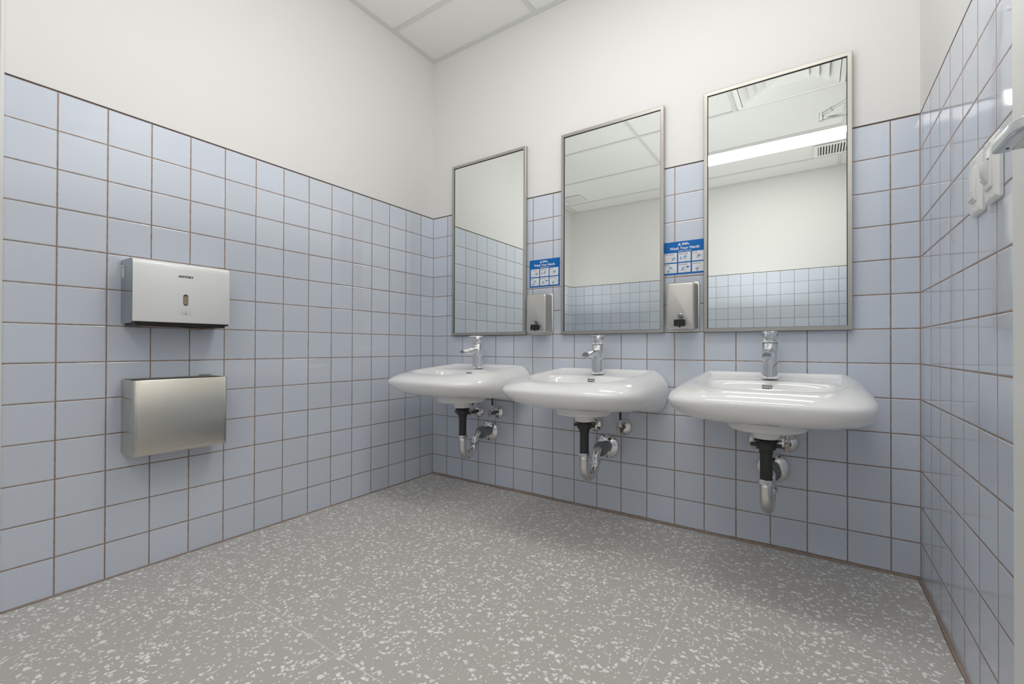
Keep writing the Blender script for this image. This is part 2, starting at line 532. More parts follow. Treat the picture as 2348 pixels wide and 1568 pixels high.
# closer
cz = 1.985
bm = bmesh.new(); box(bm, L_((W - .047, -1.42, cz - .035)), L_((W + .0115, -1.18, cz + .03)))
cl = obj('door_closer', bm, M['satin'], dr, bevel=.006)
bm = bmesh.new()
e = (1.812, -1.32, cz + .040)
box(bm, L_((e[0] - .010, e[1] - .008, e[2] - .004)), L_((W - .010, e[1] + .008, e[2] + .008)))
tube(bm, [L_((e[0], e[1], e[2] - .008)), L_((e[0], e[1], e[2] + .040))], .012, 14)
tube(bm, [L_((e[0], e[1], e[2] + .028)), L_((1.93, -1.20, e[2] + .028)), L_((W - .016, -1.09, e[2] + .028))], .0085, 10)
tube(bm, [L_((e[0] + .02, e[1] + .02, e[2] + .028)), L_((e[0] + .05, e[1] + .0505, e[2] + .028))], .012, 10)
box(bm, L_((W - .0165, -1.13, e[2] + .005)), L_((W - .0151, -1.05, e[2] + .045)))
obj('closer_arm', bm, M['closer'], cl, auto=40)

# ------------------------------------------------------------------ ceiling fittings
def panel_light(name, label, lo, hi, mat, frame=.02):
    t = thing(name, label, 'ceiling light', ((lo[0] + hi[0]) / 2, (lo[1] + hi[1]) / 2, H))
    ox, oy = t.location.x, t.location.y
    x0, x1, y0, y1 = lo[0] - ox, hi[0] - ox, lo[1] - oy, hi[1] - oy
    bm = bmesh.new()
    f = frame
    box(bm, (x0 - f, y0 - f, -.008), (x1 + f, y0, -.0005))
    box(bm, (x0 - f, y1, -.008), (x1 + f, y1 + f, -.0005))
    box(bm, (x0 - f, y0, -.008), (x0, y1, -.0005))
    box(bm, (x1, y0, -.008), (x1 + f, y1, -.0005))
    obj('light_frame', bm, M['vent'], t)
    obj('diffuser_lens', bbox((x0, y0, -.006), (x1, y1, -.001)), mat, t)
    return t
panel_light('ceiling_light', 'long glowing white strip light recessed in the ceiling, seen in the largest mirror', (.995, -2.435), (1.975, -2.195), M['strip'], .012)
panel_light('ceiling_light', 'added ceiling strip light above the front edge of the basins, unseen fill', (.80, -.895), (1.975, -.655), M['strip'], .012)  # added lamp, unseen: brightens the basin side and sharpens the basin shadows

def vent(label, x0, x1, y0, y1, n, along, border):
    cx, cy = (x0 + x1) / 2, (y0 + y1) / 2
    t = thing('air_vent', label, 'vent', (cx, cy, H), 'ceiling exhaust vents')
    x0 -= cx; x1 -= cx; y0 -= cy; y1 -= cy
    bm = bmesh.new(); f = border
    box(bm, (x0, y0, -.010), (x1, y0 + f, -.0055))
    box(bm, (x0, y1 - f, -.010), (x1, y1, -.0055))
    box(bm, (x0, y0 + f, -.010), (x0 + f, y1 - f, -.0055))
    box(bm, (x1 - f, y0 + f, -.010), (x1, y1 - f, -.0055))
    obj('vent_frame', bm, M['vent'], t)
    obj('vent_cavity', bbox((x0 + f, y0 + f, -.0052), (x1 - f, y1 - f, -.001)), M['dark'], t)
    bm = bmesh.new()
    for i in range(n):
        if along == 'y':
            xx = x0 + f + (x1 - x0 - 2 * f) * (i + .5) / n
            box(bm, (xx - .004, y0 + f, -.0100), (xx + .005, y1 - f, -.0053))
        else:
            yy_ = y0 + f + (y1 - y0 - 2 * f) * (i + .5) / n
            box(bm, (x0 + f, yy_ - .006, -.0100), (x1 - f, yy_ + .004, -.0053))
    obj('slat', bm, M['vent'], t)
vent('white ceiling vent with dark slots beside the strip light, in the largest mirror', 1.775, 2.02, -2.735, -2.480, 10, 'y', .028)
vent('small square slatted ceiling vent near the far corner, in the middle mirror', -.50, -.265, -2.705, -2.485, 12, 'x', .02)

# four way ceiling diffuser of nested square cones
t = thing('air_diffuser', 'white square ceiling diffuser of nested sloping louvers, top of the largest mirror', 'vent', (1.645, -1.25, H))
bm = bmesh.new()
def sq(h, z): return [(-h, -h, z), (h, -h, z), (h, h, z), (-h, h, z)]
loft(bm, [sq(.286, -.0055), sq(.286, -.011), sq(.262, -.011), sq(.262, -.0055)], False, False)
obj('diffuser_frame', bm, M['diff'], t)
for h, d2, k in ((.258, .085, .050), (.206, .085, .046), (.158, .085, .042)):
    bm = bmesh.new()
    loft(bm, [sq(h, -.012), sq(h - d2, -.012 + k), sq(h - d2 - .002, -.0105 + k), sq(h - .002, -.010)], False, False)
    obj('louver', bm, M['diff'], t)
bm = bmesh.new()
loft(bm, [sq(.108, -.012), sq(.03, .012), sq(.02, .016)], False, True)
obj('centre_plate', bm, M['diff'], t)

# ------------------------------------------------------------------ mirrors
def make_mirror(x0, x1, z0, z1, label):
    cx = (x0 + x1) / 2
    t = thing('wall_mirror', label, 'mirror', (cx, 0, z0), 'steel framed mirrors above the basins')
    w, h = x1 - x0, z1 - z0
    a, f, d = w / 2, .013, .021
    bm = bmesh.new()
    R = []
    for inset, y in ((0, -.0030), (0, -d + .0015), (.0015, -d), (f, -d), (f, -.0152)):
        R.append([(-a + inset, y, inset), (a - inset, y, inset), (a - inset, y, h - inset), (-a + inset, y, h - inset)])
    loft(bm, R, False, False)
    obj('mirror_frame', bm, M['steel'], t)
    obj('mirror_glass', bbox((-a + f + .0008, -.0150, f + .0008), (a - f - .0008, -.0032, h - f - .0008)), M['mirror'], t)
    bm = bmesh.new()
    g = .0022; i0, i1 = -a + f + .0001, a - f - .0001
    z_0, z_1 = f + .0001, h - f - .0001
    for lo, hi in (((i0, -.0165, z_1 - g), (i1, -.0153, z_1)), ((i0, -.0165, z_0), (i0 + g, -.0153, z_1 - g)), ((i1 - g, -.0165, z_0), (i1, -.0153, z_1 - g)), ((i0 + g, -.0165, z_0), (i1 - g, -.0153, z_0 + g * .4))):
        box(bm, lo, hi)
    obj('gap_shade', bm, M['gap_shade'], t)  # dark strips painted in as the shade between frame and glass
    return t
make_mirror(.157, .6265, .771, 1.683, 'narrow looking steel framed mirror nearest the room corner, reflecting tiled wall')
make_mirror(.8185, 1.279, .7695, 1.681, 'middle steel framed mirror between the two soap dispensers, reflecting ceiling panels')
make_mirror(1.428, 1.880, .769, 1.679, 'largest looking steel framed mirror at right, reflecting the glowing strip light')

# ------------------------------------------------------------------ basins
def basin():
    t = thing('wash_basin', '', 'sink', (0, 0, 0), 'wall hung basins')
    NSEG = 72
    def sp(c, p): return math.copysign(abs(c) ** p, c)
    def ring(z, a, F, B=0.0, nf=3.0, nb=26.0, lift=0.0, x0=0.0, bz=None, low=False):
        cy = -(B + .42 * (F - B)) if bz is None else bz
        out = []
        for i in range(NSEG):
            th = 2 * PI * i / NSEG
            c, s = math.cos(th), math.sin(th)
            if s < 0:      # front
                n_ = nf; x = a * sp(c, 2 / n_); y = cy + (F + cy) * sp(s, 2 / n_)
            else:
                n_ = nb; x = a * sp(c, 2 / n_); y = cy + (-B - cy) * sp(s, 2 / n_)
            k = max(0.0, min(1.0, (y + .30) / .30)) if low else max(0.0, min(1.0, (y + .46) / .46))
            if low:
                k = k * k * (3 - 2 * k)
            out.append((x + x0, y, z + lift * k))
        return out
    bm = bmesh.new()
    A, F0 = .271, .522
    def out_ring(z, i, si=None, **k):      # i: how far the front has drawn in from the widest outline, si: the sides
        si = i if si is None else si
        return ring(z, A - si, F0 - i, **k)
    rings = [
        ring(.489, .10, .30, B=.07, nf=2.2, nb=4),
        out_ring(.4835, .175, .062, nf=2.2, nb=7, B=.012, lift=-.029, low=True),
        out_ring(.4840, .140, .042, nf=2.25, nb=9, B=.004, lift=-.0315, low=True),
        out_ring(.4880, .104, .030, nf=2.35, lift=-.030, low=True),
        out_ring(.4970, .069, .017, nf=2.5, lift=-.0215, low=True),
        out_ring(.5060, .039, .009, nf=2.75, lift=-.009, low=True),
        out_ring(.5210, .017, .002, nf=3.0, lift=-.002, low=True),
        out_ring(.5390, .004, .000, nf=3.5, lift=0.0),
        out_ring(.5540, .000, .002, nf=3.6, lift=.006),
        out_ring(.5645, .004, .007, nf=3.5, lift=.011),
        out_ring(.5720, .015, .016, nf=3.4, lift=.017),
        out_ring(.5795, .031, .028, nf=3.3, lift=.0235),
        out_ring(.5850, .050, .043, nf=3.2, lift=.029),
        out_ring(.5880, .068, .057, nf=3.1, lift=.033, B=.002),
        out_ring(.5895, .081, .068, nf=3.1, lift=.034, B=.010),
        out_ring(.5885, .090, .076, nf=3.1, lift=.026, B=.022),
        ring(.5860, .187, .424, nf=3.1, lift=.0180, B=.045, bz=-.22),
        ring(.5845, .183, .420, nf=3.1, lift=.0210, B=.134, nb=4.5, bz=-.24),
        ring(.5810, .180, .417, nf=3.1, lift=.0185, B=.144, nb=4.2, bz=-.25),
        ring(.570, .174, .410, nf=3.0, B=.152, nb=4, bz=-.26),
        ring(.545, .160, .392, nf=2.8, B=.163, nb=3.4, bz=-.265),
        ring(.516, .125, .352, nf=2.5, B=.188, nb=2.8, bz=-.268),
        ring(.502, .068, .310, nf=2.2, B=.222, nb=2.2, bz=-.27),
        ring(.498, .026, .282, nf=2, B=.246, nb=2, bz=-.264),
    ]
    loft(bm, rings)
    obj('bowl', bm, M['porc'], t, sub=1)
    # flat foot under the bowl, and the outlet neck
    bm = bmesh.new()
    def ell(rx, ry, z, cy=-.228, n=48):
        return [(rx * math.cos(2 * PI * i / n), cy + ry * math.sin(2 * PI * i / n), z) for i in range(n)]
    loft(bm, [ell(.104, .118, .4835), ell(.110, .124, .468), ell(.108, .122, .4585), ell(.101, .115, .4550), ell(.05, .06, .4542)])
    obj('foot', bm, M['porc_low'], t, smooth=True, auto=60)
    bm = bmesh.new()
    lathe(bm, [(.041, .4540), (.0392, .440), (.0365, .4275), (.034, .4245)], 'z', (0, -.225, 0), 32)
    obj('outlet_neck', bm, M['porc_low'], t, auto=50)
    # drain ring in the bowl
    bm = bmesh.new()
    lathe(bm, [(.024, .5005), (.024, .5025), (.012, .5015)], 'z', (0, -.264, 0), 24)
    obj('drain_ring', bm, M['chrome'], t, auto=40)
    # maker's lettering on the back slope of the bowl
    y_, z_, tilt = -.1500, .5800, math.radians(20)
    for k, (s, dz, dx) in enumerate((('American', .0042, 0), ('Standard', -.0042, -.001))):
        mtx = Matrix.Translation((dx - .004, y_ - math.sin(tilt) * -dz * 0 - .0006, z_ + dz)) @ Matrix.Rotation(PI / 2 - tilt * .9, 4, 'X')
        text('lettering', s, .0080, M['print'], t, mtx, bold=.00025, shear=.35, depth=.0004)
    return t

SX = [.390, 1.029, 1.652]
SLAB = ['white wall hung basin nearest the room corner, half behind its neighbour', 'white wall hung basin in the middle of the three', 'white wall hung basin at right, below the largest mirror']
b0 = basin(); b0.location = (SX[0], -.0015, 0); b0['label'] = SLAB[0]
for i in (1, 2):
    dup(b0, (SX[i], -.0015, -.005 if i == 1 else 0), SLAB[i])
for ch in b0.children:          # the first basin's outlet sits a little to the right
    if ch.name.startswith(('outlet_neck', 'foot')):
        ch.location.x = .013

# ------------------------------------------------------------------ faucets
def faucet():
    t = thing('faucet', '', 'faucet', (0, 0, 0), 'chrome single lever faucets')
    bm = bmesh.new()
    lathe(bm, [(.0272, 0), (.0275, .002), (.0268, .012), (.0250, .06), (.0240, .118), (.0232, .1195)], 'z', (0, 0, 0), 40)
    obj('body', bm, M['chrome'], t, auto=40)
    bm = bmesh.new()
    lathe(bm, [(.0222, .1195), (.0222, .1225)], 'z', (0, 0, 0), 32)
    obj('seam_ring', bm, M['greypipe'], t, auto=40)
    bm = bmesh.new()
    lathe(bm, [(.0236, .1225), (.0245, .1240), (.0245, .1575), (.0236, .1592), (.0215, .1600)], 'z', (0, 0, 0), 40)
    hd = obj('handle', bm, M['chrome'], t, auto=35)
    bm = bmesh.new()
    rings = []
    for y, w, z0, z1 in ((-.018, .013, .1425, .1594), (-.030, .0125, .1440, .1592), (-.060, .0115, .1450, .1588), (-.068, .011, .1455, .1585)):
        r = [(u, y, (z0 + z1) / 2 + v) for u, v in rrect(w, z1 - z0, .0018, 3)]
        rings.append(r)
    loft(bm, rings)
    obj('lever', bm, M['chrome'], hd, auto=35)
    # spout: rounded on top, flat below
    bm = bmesh.new(); rings = []
    for y, w, zb, zt in ((-.004, .036, .0745, .109), (-.028, .0355, .0745, .107), (-.070, .0345, .0738, .1010), (-.118, .0335, .0725, .0930), (-.1215, .0322, .0728, .0920)):
        hw = w / 2; pts = []
        for i in range(17):
            a = PI * i / 16
            pts.append((hw * math.cos(a), y, zb + .003 + (zt - zb - .003) * math.sin(a) ** .85))
        pts += [(-hw * .93, y, zb + .0006), (-hw * .8, y, zb), (hw * .8, y, zb), (hw * .93, y, zb + .0006)]
        rings.append(pts)
    loft(bm, rings)
    so = obj('spout', bm, M['chrome'], t, auto=38)
    # end plate with a darker face
    bm = bmesh.new(); r0 = []
    for i in range(17):
        a = PI * i / 16
        r0.append((.0130 * math.cos(a), -.1218, .0765 + .0128 * math.sin(a) ** .85))
    bm.faces.new([bm.verts.new(p) for p in r0])
    obj('end_plate', bm, M['grey'], so)
    bm = bmesh.new()
    lathe(bm, [(.0098, .0726), (.0098, .0680), (.0085, .0672), (.0080, .0690)], 'z', (0, -.107, 0), 24)
    obj('aerator', bm, M['chrome'], so, auto=40)
    return t
FZ = .6045
FY = -.088
FLAB = ['chrome single lever faucet on the basin nearest the room corner', 'chrome single lever faucet on the middle basin', 'chrome single lever faucet on the right basin, below the largest mirror']
f0 = faucet(); f0.location = (SX[0], FY, FZ); f0['label'] = FLAB[0]
for i in (1, 2):
    dup(f0, (SX[i], FY - (.004 if i == 1 else 0), FZ - (.0060 if i == 1 else 0)), FLAB[i])

# ------------------------------------------------------------------ drain traps
def trap(label, x, dx):
    """dx: how far the wall flange stands to the side of the outlet."""
    t = thing('drain_trap', label, 'drain pipe', (x, 0, 0), 'drain traps under the basins')
    y0, y1 = -.225, -.128
    def sx(y): return dx * max(0, min(1, (y - y0) / .13))
    bm = bmesh.new()
    lathe(bm, [(.034, .4190), (.0345, .4165), (.029, .412), (.0280, .398), (.0270, .391), (.0185, .389)], 'z', (0, y0, 0), 28)
    for s in (-1, 1):
        box(bm, (min(s * .026, s * .043), y0 - .006, .397), (max(s * .026, s * .043), y0 + .006, .408))
    nb = obj('wing_nut', bm, M['blackrub'], t, auto=40)
    bm = bmesh.new()
    lathe(bm, [(.0198, .389), (.0198, .378), (.0176, .3765), (.0176, .292)], 'z', (0, y0, 0), 28)
    obj('tailpiece', bm, M['blackrub'], t, auto=40)
    # U of the trap
    zb, rr = .2420, (y1 - y0) / 2
    bm = bmesh.new()
    path = [(0, y0, .285), (0, y0, .270), (0, y0, zb)] + [(sx(y0 + rr - rr * math.cos(a * PI / 14)), y0 + rr - rr * math.cos(a * PI / 14), zb - rr * math.sin(a * PI / 14)) for a in range(1, 14)] + [(sx(y1), y1, zb)]
    rad = [.0192, .0192, .0186] + [.0186] * 13 + [.0180]
    tube(bm, path, rad, 20)
    u = obj('trap_bend', bm, M['chrome_old'], t, smooth=True, auto=50)
    bm = bmesh.new()
    lathe(bm, [(.0195, .280), (.0232, .2805), (.0240, .284), (.0240, .293), (.0228, .2955), (.0180, .2960)], 'z', (0, y0, 0), 8)
    lathe(bm, [(.0192, .2795), (.0210, .274)], 'z', (0, y0, 0), 24)
    obj('slip_nut', bm, M['chrome_old'], t, auto=30)
    bm = bmesh.new()
    lathe(bm, [(.0185, .231), (.0226, .2315), (.0234, .235), (.0234, .243), (.0222, .2455), (.0175, .246)], 'z', (sx(y1), y1, 0), 8)
    obj('slip_nut', bm, M['chrome_old'], t, auto=30)
    # wall arm
    zc = .283; r2 = .030
    bm = bmesh.new()
    r2 = .032
    path = [(sx(y1), y1, .2435)] + [(sx(y1) + (dx - sx(y1)) * a / 10, y1 + r2 - r2 * math.cos(a * PI / 20), zc - r2 + r2 * math.sin(a * PI / 20)) for a in range(0, 11)] + [(dx, -.070, zc)]
    tube(bm, path, .0162, 20)
    obj('wall_arm', bm, M['chrome'], t, smooth=True, auto=50)
    bm = bmesh.new()
    lathe(bm, [(.0168, .0815), (.0280, .082), (.0300, .0795), (.0300, .064), (.0275, .062), (.0262, .052), (.0240, .050), (.0240, .010)], 'y', (dx, 0, zc), 28)
    obj('coupling', bm, M['grey'], t, auto=40)
    bm = bmesh.new()
    lathe(bm, [(.0245, .016), (.030, .0150), (.040, .0105), (.0490, .0075), (.0515, .0045), (.0515, .0012)], 'y', (dx, 0, zc), 40, True, False)
    es = obj('escutcheon', bm, M['escut'], t, auto=50)
    bm = bmesh.new()
    box(bm, (dx + .0005, -.0128, zc - .0485), (dx + .0017, -.0040, zc - .0330))
    obj('split_line', bm, M['dark'], es)
    return t
TLAB = ['chrome and black drain trap under the basin nearest the room corner', 'chrome and black drain trap under the middle basin', 'chrome and black drain trap under the right basin, seen end on']
for lab, x, fxw in zip(TLAB, (.409, 1.030, 1.651), (.402, 1.036, 1.655)):
    trap(lab, x, fxw - x)

# ------------------------------------------------------------------ stop valves
def valve():
    t = thing('stop_valve', '', 'valve', (0, 0, 0), 'water stop valves under the basins')
    bm = bmesh.new()
    lathe(bm, [(.010, .015), (.017, .0135), (.0285, .0075), (.0318, .0040), (.0318, .0012)], 'y', (0, 0, 0), 32, True, False)
    es = obj('escutcheon', bm, M['escut'], t, auto=50)
    bm = bmesh.new(); box(bm, (-.0006, -.0105, -.0312), (.0006, -.0035, -.0220))
    obj('split_line', bm, M['dark'], es)
    bm = bmesh.new()
    lathe(bm, [(.0088, .004), (.0088, .030), (.0108, .031), (.0108, .046), (.0092, .047), (.0092, .060), (.0060, .061), (.0045, .072)], 'y', (0, 0, 0), 20)
    vb = obj('valve_body', bm, M['greypipe'], t, auto=40)
    bm = bmesh.new()
    lathe(bm, [(.0070, .004), (.0088, .006), (.0088, .018), (.0064, .020)], 'z', (0, -.053, 0), 8)
    lathe(bm, [(.0040, .020), (.0044, .034), (.0040, .036)], 'z', (0, -.053, 0), 12)
    obj('compression_nut', bm, M['chrome_old'], t, auto=30)
    bm = bmesh.new()
    tube(bm, [(0, -.053, .034), (0, -.053, .075)], .0042, 10)
    obj('supply_hose', bm, M['blackrub'], t, smooth=True)
    bm = bmesh.new()
    rings = []
    for k, y in ((.8, -.0715), (1, -.0735), (1, -.0790), (.82, -.0815)):
        rings.append([(.0085 * k * math.cos(2 * PI * i / 28), y, -.002 + .0165 * k * math.sin(2 * PI * i / 28)) for i in range(28)])
    loft(bm, rings)
    kn = obj('knob', bm, M['tan'], t, auto=45)
    bm = bmesh.new(); lathe(bm, [(.0020, .0814), (.0020, .0820)], 'y', (0, 0, -.004), 12)
    obj('knob_screw', bm, M['dark'], kn)
    return t
VX = [(.3305, .377), (.4555, .383), (.979, .3735), (1.112, .3725), (1.606, .376), (1.7015, .3775)]
VLAB = ['chrome stop valve beside the black tailpiece under the basin nearest the corner', 'chrome stop valve with tan knob, right one under the basin nearest the corner',
        'chrome stop valve partly hidden behind the drain pipe under the middle basin', 'chrome stop valve with tan oval knob, right one under the middle basin',
        'chrome stop valve mostly hidden behind the black nut under the right basin', 'chrome stop valve seen head on, right one under the right basin']
v0 = valve(); v0.location = (VX[0][0], 0, VX[0][1]); v0['label'] = VLAB[0]
for i in range(1, 6):
    dup(v0, (VX[i][0], 0, VX[i][1]), VLAB[i])

# ------------------------------------------------------------------ soap dispensers
def soap():
    t = thing('soap_dispenser', '', 'soap dispenser', (0, 0, 0), 'steel soap dispensers between the mirrors')
    cz_ = .096
    bm = bmesh.new(); rings = []
    for y, w, h, r in ((-.0008, .117, .190, .010), (-.0030, .121, .194, .012), (-.0055, .121, .194, .012), (-.0068, .1185, .1915, .011)):
        rings.append([(u, y, cz_ + v) for u, v in rrect(w, h, r, 6)])
    loft(bm, rings)
    obj('mounting_plate', bm, M['steel_soap'], t, smooth=True, auto=60)
    bm = bmesh.new(); rings = []
    for y, w, h, r in ((-.0069, .1085, .1845, .012), (-.0085, .1075, .1835, .012), (-.0120, .1055, .1815, .012), (-.0540, .1045, .1800, .012), (-.0600, .1025, .1775, .012), (-.0635, .0965, .1715, .011), (-.0645, .0910, .1655, .010)):
        rings.append([(u, y, cz_ + v) for u, v in rrect(w, h, r, 6)])
    loft(bm, rings)
    obj('case', bm, M['steel_soap'], t, smooth=True, auto=60)
    bm = bmesh.new()
    lathe(bm, [(.0115, .0642), (.0118, .0662), (.0100, .0672), (.0075, .0662), (.0072, .0676), (.004, .0682)], 'y', (.003, 0, .055), 28)
    lk = obj('lock', bm, M['dark_chrome'], t, auto=40)
    bm = bmesh.new()
    box(bm, (.0015, -.0688, .0505), (.0045, -.0680, .0595))
    obj('keyhole', bm, M['dark'], lk)
    bm = bmesh.new()
    lathe(bm, [(.013, .0640), (.013, .070)], 'y', (.001, 0, .031), 24)
    rings = []
    for y, w, h in ((-.0690, .0370, .0235), (-.0705, .0395, .0255), (-.0800, .0395, .0255), (-.0830, .0360, .0225)):
        rings.append([(.001 + u, y, .031 + v) for u, v in rrect(w, h, .0035, 4)])
    loft(bm, rings)
    pb = obj('push_button', bm, M['black'], t, smooth=True, auto=50)
    bm = bmesh.new()
    lathe(bm, [(.0035, .0140), (.0035, .0182)], 'z', (.001, -.074, 0), 12)
    obj('nozzle', bm, M['black'], pb)
    return t
s0 = soap(); s0.location = (.7105, 0, .770); s0['label'] = 'brushed steel soap dispenser between the corner mirror and the middle mirror'
dup(s0, (1.3515, 0, .7725), 'brushed steel soap dispenser between the middle mirror and the largest mirror')

# ------------------------------------------------------------------ hand washing signs
def wash_sign():
    t = thing('hand_washing_sign', '', 'sign', (0, 0, 0), 'hand washing signs')
    w, h = .1635, .1305
    Y = -.0012
    obj('board', bbox((-w / 2, Y, 0), (w / 2, -.0003, h)), M['blue'], t)
    ex = -.0003
    text('title', 'Wash Your Hands', .0152, M['white'], t, on_back(0, Y - .0002, h - .0275), bold=.0003, depth=.0001, sx=.98)
    text('subtitle', 'minimum 15 seconds', .0058, M['white'], t, on_back(.001, Y - .0002, h - .0382), bold=.0001, depth=.0001)
    # emblem: pale three lobed figure and two illegible lines
    bm = bmesh.new(); y = Y - .0003
    cx, cz_ = -.019, h - .0125
    def blob(pts, mi=0): quad(bm, [(cx + px, y, cz_ + pz) for px, pz in pts], mi)
    blob([(-.0022, .0020), (.0022, .0020), (.0016, .0058), (-.0016, .0058)])
    blob([(-.0042, -.0012), (.0042, -.0012), (.0026, .0028), (-.0026, .0028)])
    blob([(-.0068, -.0050), (-.0006, -.0034), (.0002, -.0008), (-.0040, -.0006)])
    blob([(.0068, -.0050), (.0040, -.0006), (-.0002, -.0008), (.0006, -.0034)])
    for zc_, x1, k in ((h - .0090, .013, 5), (h - .0136, .019, 6)):
        xs = -.0095; wd = (x1 - xs) / k
        for i in range(k):
            quad(bm, [(xs + wd * i, y, zc_ - .0016), (xs + wd * (i + .9), y, zc_ - .0016), (xs + wd * (i + .9), y, zc_ + .0016), (xs + wd * i, y, zc_ + .0016)])
    obj('emblem', bm, M['white'], t)
    caps = [('Wet hands', 'Apply soap', 'Scrub'), ('Rinse', 'Dry hands', 'Close tap')]
    pw, ph, gx, gz = .0462, .0375, .0054, .0052
    X0 = -w / 2 + .0068
    Z1 = h - .0440
    for r in range(2):
        for c in range(3):
            x0 = X0 + c * (pw + gx); z1 = Z1 - r * (ph + gz)
            p = obj('picture_panel', bbox((x0, Y - .0004, z1 - ph), (x0 + pw, Y - .00005, z1)), M['white'], t)
            text('caption', caps[r][c], .0076, M['ink'], p, on_back(x0 + .0022, Y - .0006, z1 - .0058), bold=.00015, depth=.0001, align='LEFT')
            bm = bmesh.new(); yk = Y - .0007
            ox, oz = x0 + pw / 2, z1 - ph * .62
            def K(pts, wd=.0006, mi=0):
                pen(bm, [(ox + a * .001, oz + b2 * .001) for a, b2 in pts], wd, yk, mi)
            def F(pts, mi=1):
                f = bm.faces.new([bm.verts.new((ox + a * .001, yk + .0001, oz + b2 * .001)) for a, b2 in pts]); f.material_index = mi
            if (r, c) == (0, 0):
                F([(2, -8), (10, -6), (15, 0), (16, 6), (10, 5), (4, 0)])
                K([(-17, -9), (-16, 0), (-12, 1), (-6, 6), (2, 9), (8, 8), (15, 7), (17, 3), (14, -4), (8, -9), (0, -11), (-8, -9), (-17, -9)])
                K([(-12, 1), (-4, 2), (4, 1), (10, 3), (15, 7)]); K([(5, -2), (11, 1), (15, 3)]); K([(5, -5), (11, -2), (14, -1)])
            elif (r, c) == (0, 1):
                F([(-17, -6), (-10, -6), (-10, 3), (-12, 5), (-15, 5), (-17, 3)]); F([(-15, 5), (-12, 5), (-11, 8), (-16, 8)])
                F([(-3, 4), (2, 10), (7, 10), (9, 4), (4, -2), (-2, -4)])
                K([(-4, -6), (-3, 4), (2, 10), (6, 10), (10, 5), (18, -5)]); K([(0, -3), (6, -7), (9, -10), (3, -12), (-2, -10), (-4, -6)]); K([(9, -9), (18, -5)]); K([(-1, 0), (4, 3), (8, 4)])
            elif (r, c) == (0, 2):
                F([(-5, 2), (-2, 9), (4, 10), (9, 5), (4, -2), (-2, -3)])
                K([(-13, -2), (-12, 4), (-10, 7)]); K([(-9, -10), (-7, 0), (-5, 6), (-1, 10)]); K([(-4, 0), (2, -6), (6, -11)]); K([(4, 10), (9, 6), (14, 0), (17, -9)])
                K([(-3, 8), (1, 4), (5, 8), (2, 1), (8, 2)]); K([(-6, -2), (-2, -9)])
            elif (r, c) == (1, 0):
                F([(-9, 5), (-7, 9), (-2, 12), (3, 11), (7, 6), (7, 4), (-9, 3)])
                F([(-16, -4), (-10, -1), (-4, -6), (-8, -12), (-14, -10)])
                K([(-17, -4), (-12, 0), (-4, 1), (4, 2), (10, -2), (17, -2), (17, -11), (10, -11), (0, -13), (-10, -13), (-16, -9), (-17, -4)]); K([(-6, 0), (2, -4), (9, -3)]); K([(-14, -5), (-6, -3)]); K([(-13, -9), (-4, -6), (4, -9)])
            elif (r, c) == (1, 1):
                F([(8, 9), (17, 10), (17, 5), (16, 4), (9, 3), (8, 4)], 2)
                F([(-8, 6), (-2, 7), (0, 1), (-4, -6), (-12, -8), (-13, -3), (-9, -1)])
                K([(-13, -12), (-13, -4), (-9, -2), (-9, 5), (-4, 7), (4, 4), (9, -1), (14, -8)]); K([(-6, -4), (-1, -8), (4, -11), (9, -13)]); K([(-2, -2), (4, -6), (7, -9)])
            else:
                F([(-11, -5), (-7, 2), (0, 0), (4, 1), (0, -6), (-2, -12), (-8, -12), (-6, -6)])
                K([(10, 11), (6, 8), (-3, 5), (-7, 1), (-11, -5), (-6, -4)]); K([(15, 6), (10, 4), (6, -2), (2, -6), (0, -12)]); K([(-8, -12), (-6, -6)])
            obj('drawing', bm, [M['ink'], M['lblue'], M['blue']], p)
    return t
g0 = wash_sign(); g0.location = (.7205, 0, .9967); g0['label'] = 'blue and white hand washing sign on tiles between the corner and middle mirrors'
dup(g0, (1.3540, 0, 1.0), 'blue and white hand washing sign whose edge slips behind the largest mirror')

# ------------------------------------------------------------------ paper towel dispenser on the left wall
DYC = -1.249; DZ0 = .777
t = thing('towel_dispenser', 'silver paper towel dispenser with a slot window, on the left tiled wall', 'towel dispenser', (0, DYC, DZ0))
wd, hh, dp = .268, .1975, .105
bm = bmesh.new(); rings = []
prof = [(.0012, 0.006)]
def dring(x, w, h, r, zc_): return [(x, u, zc_ + v) for u, v in rrect(w, h, r, 6)]
zc_ = hh / 2 + .004
for x, w, h, r in ((.0010, wd, hh - .008, .004), (.0800, wd, hh - .008, .005)):
    pass
# cover: front skin wraps over the top with a soft radius
sec = [(.0010, hh), (.088, hh), (.0945, hh - .0012), (.0995, hh - .004), (.1030, hh - .0085), (.1045, hh - .014), (.105, hh - .022), (.105, .0085), (.1035, .0062), (.101, .006)]
rings = []
for y in (-wd / 2, -wd / 2 + .0012, wd / 2 - .0012, wd / 2):
    k = .0012 if abs(abs(y) - wd / 2) < 1e-6 else 0
    rings.append([(x - (k if x > .05 else 0), y, z - (k if z > .1 else -k * .5)) for x, z in sec])
loft(bm, rings, False, False, closed=False)
obj('cover', bm, M['silver'], t, smooth=True, auto=50)
for y in (-wd / 2 + .0004, wd / 2 - .0004):
    bm = bmesh.new()
    pts = [(x - .0015 if x > .05 else x, y, z - .0015 if z > .1 else z) for x, z in sec] + [(.094, y, .0015), (.012, y, 0), (.001, y, .004)]
    bm.faces.new([bm.verts.new(p) for p in pts])
    obj('side_panel', bm, M['silver_side'], t)
bm = bmesh.new()
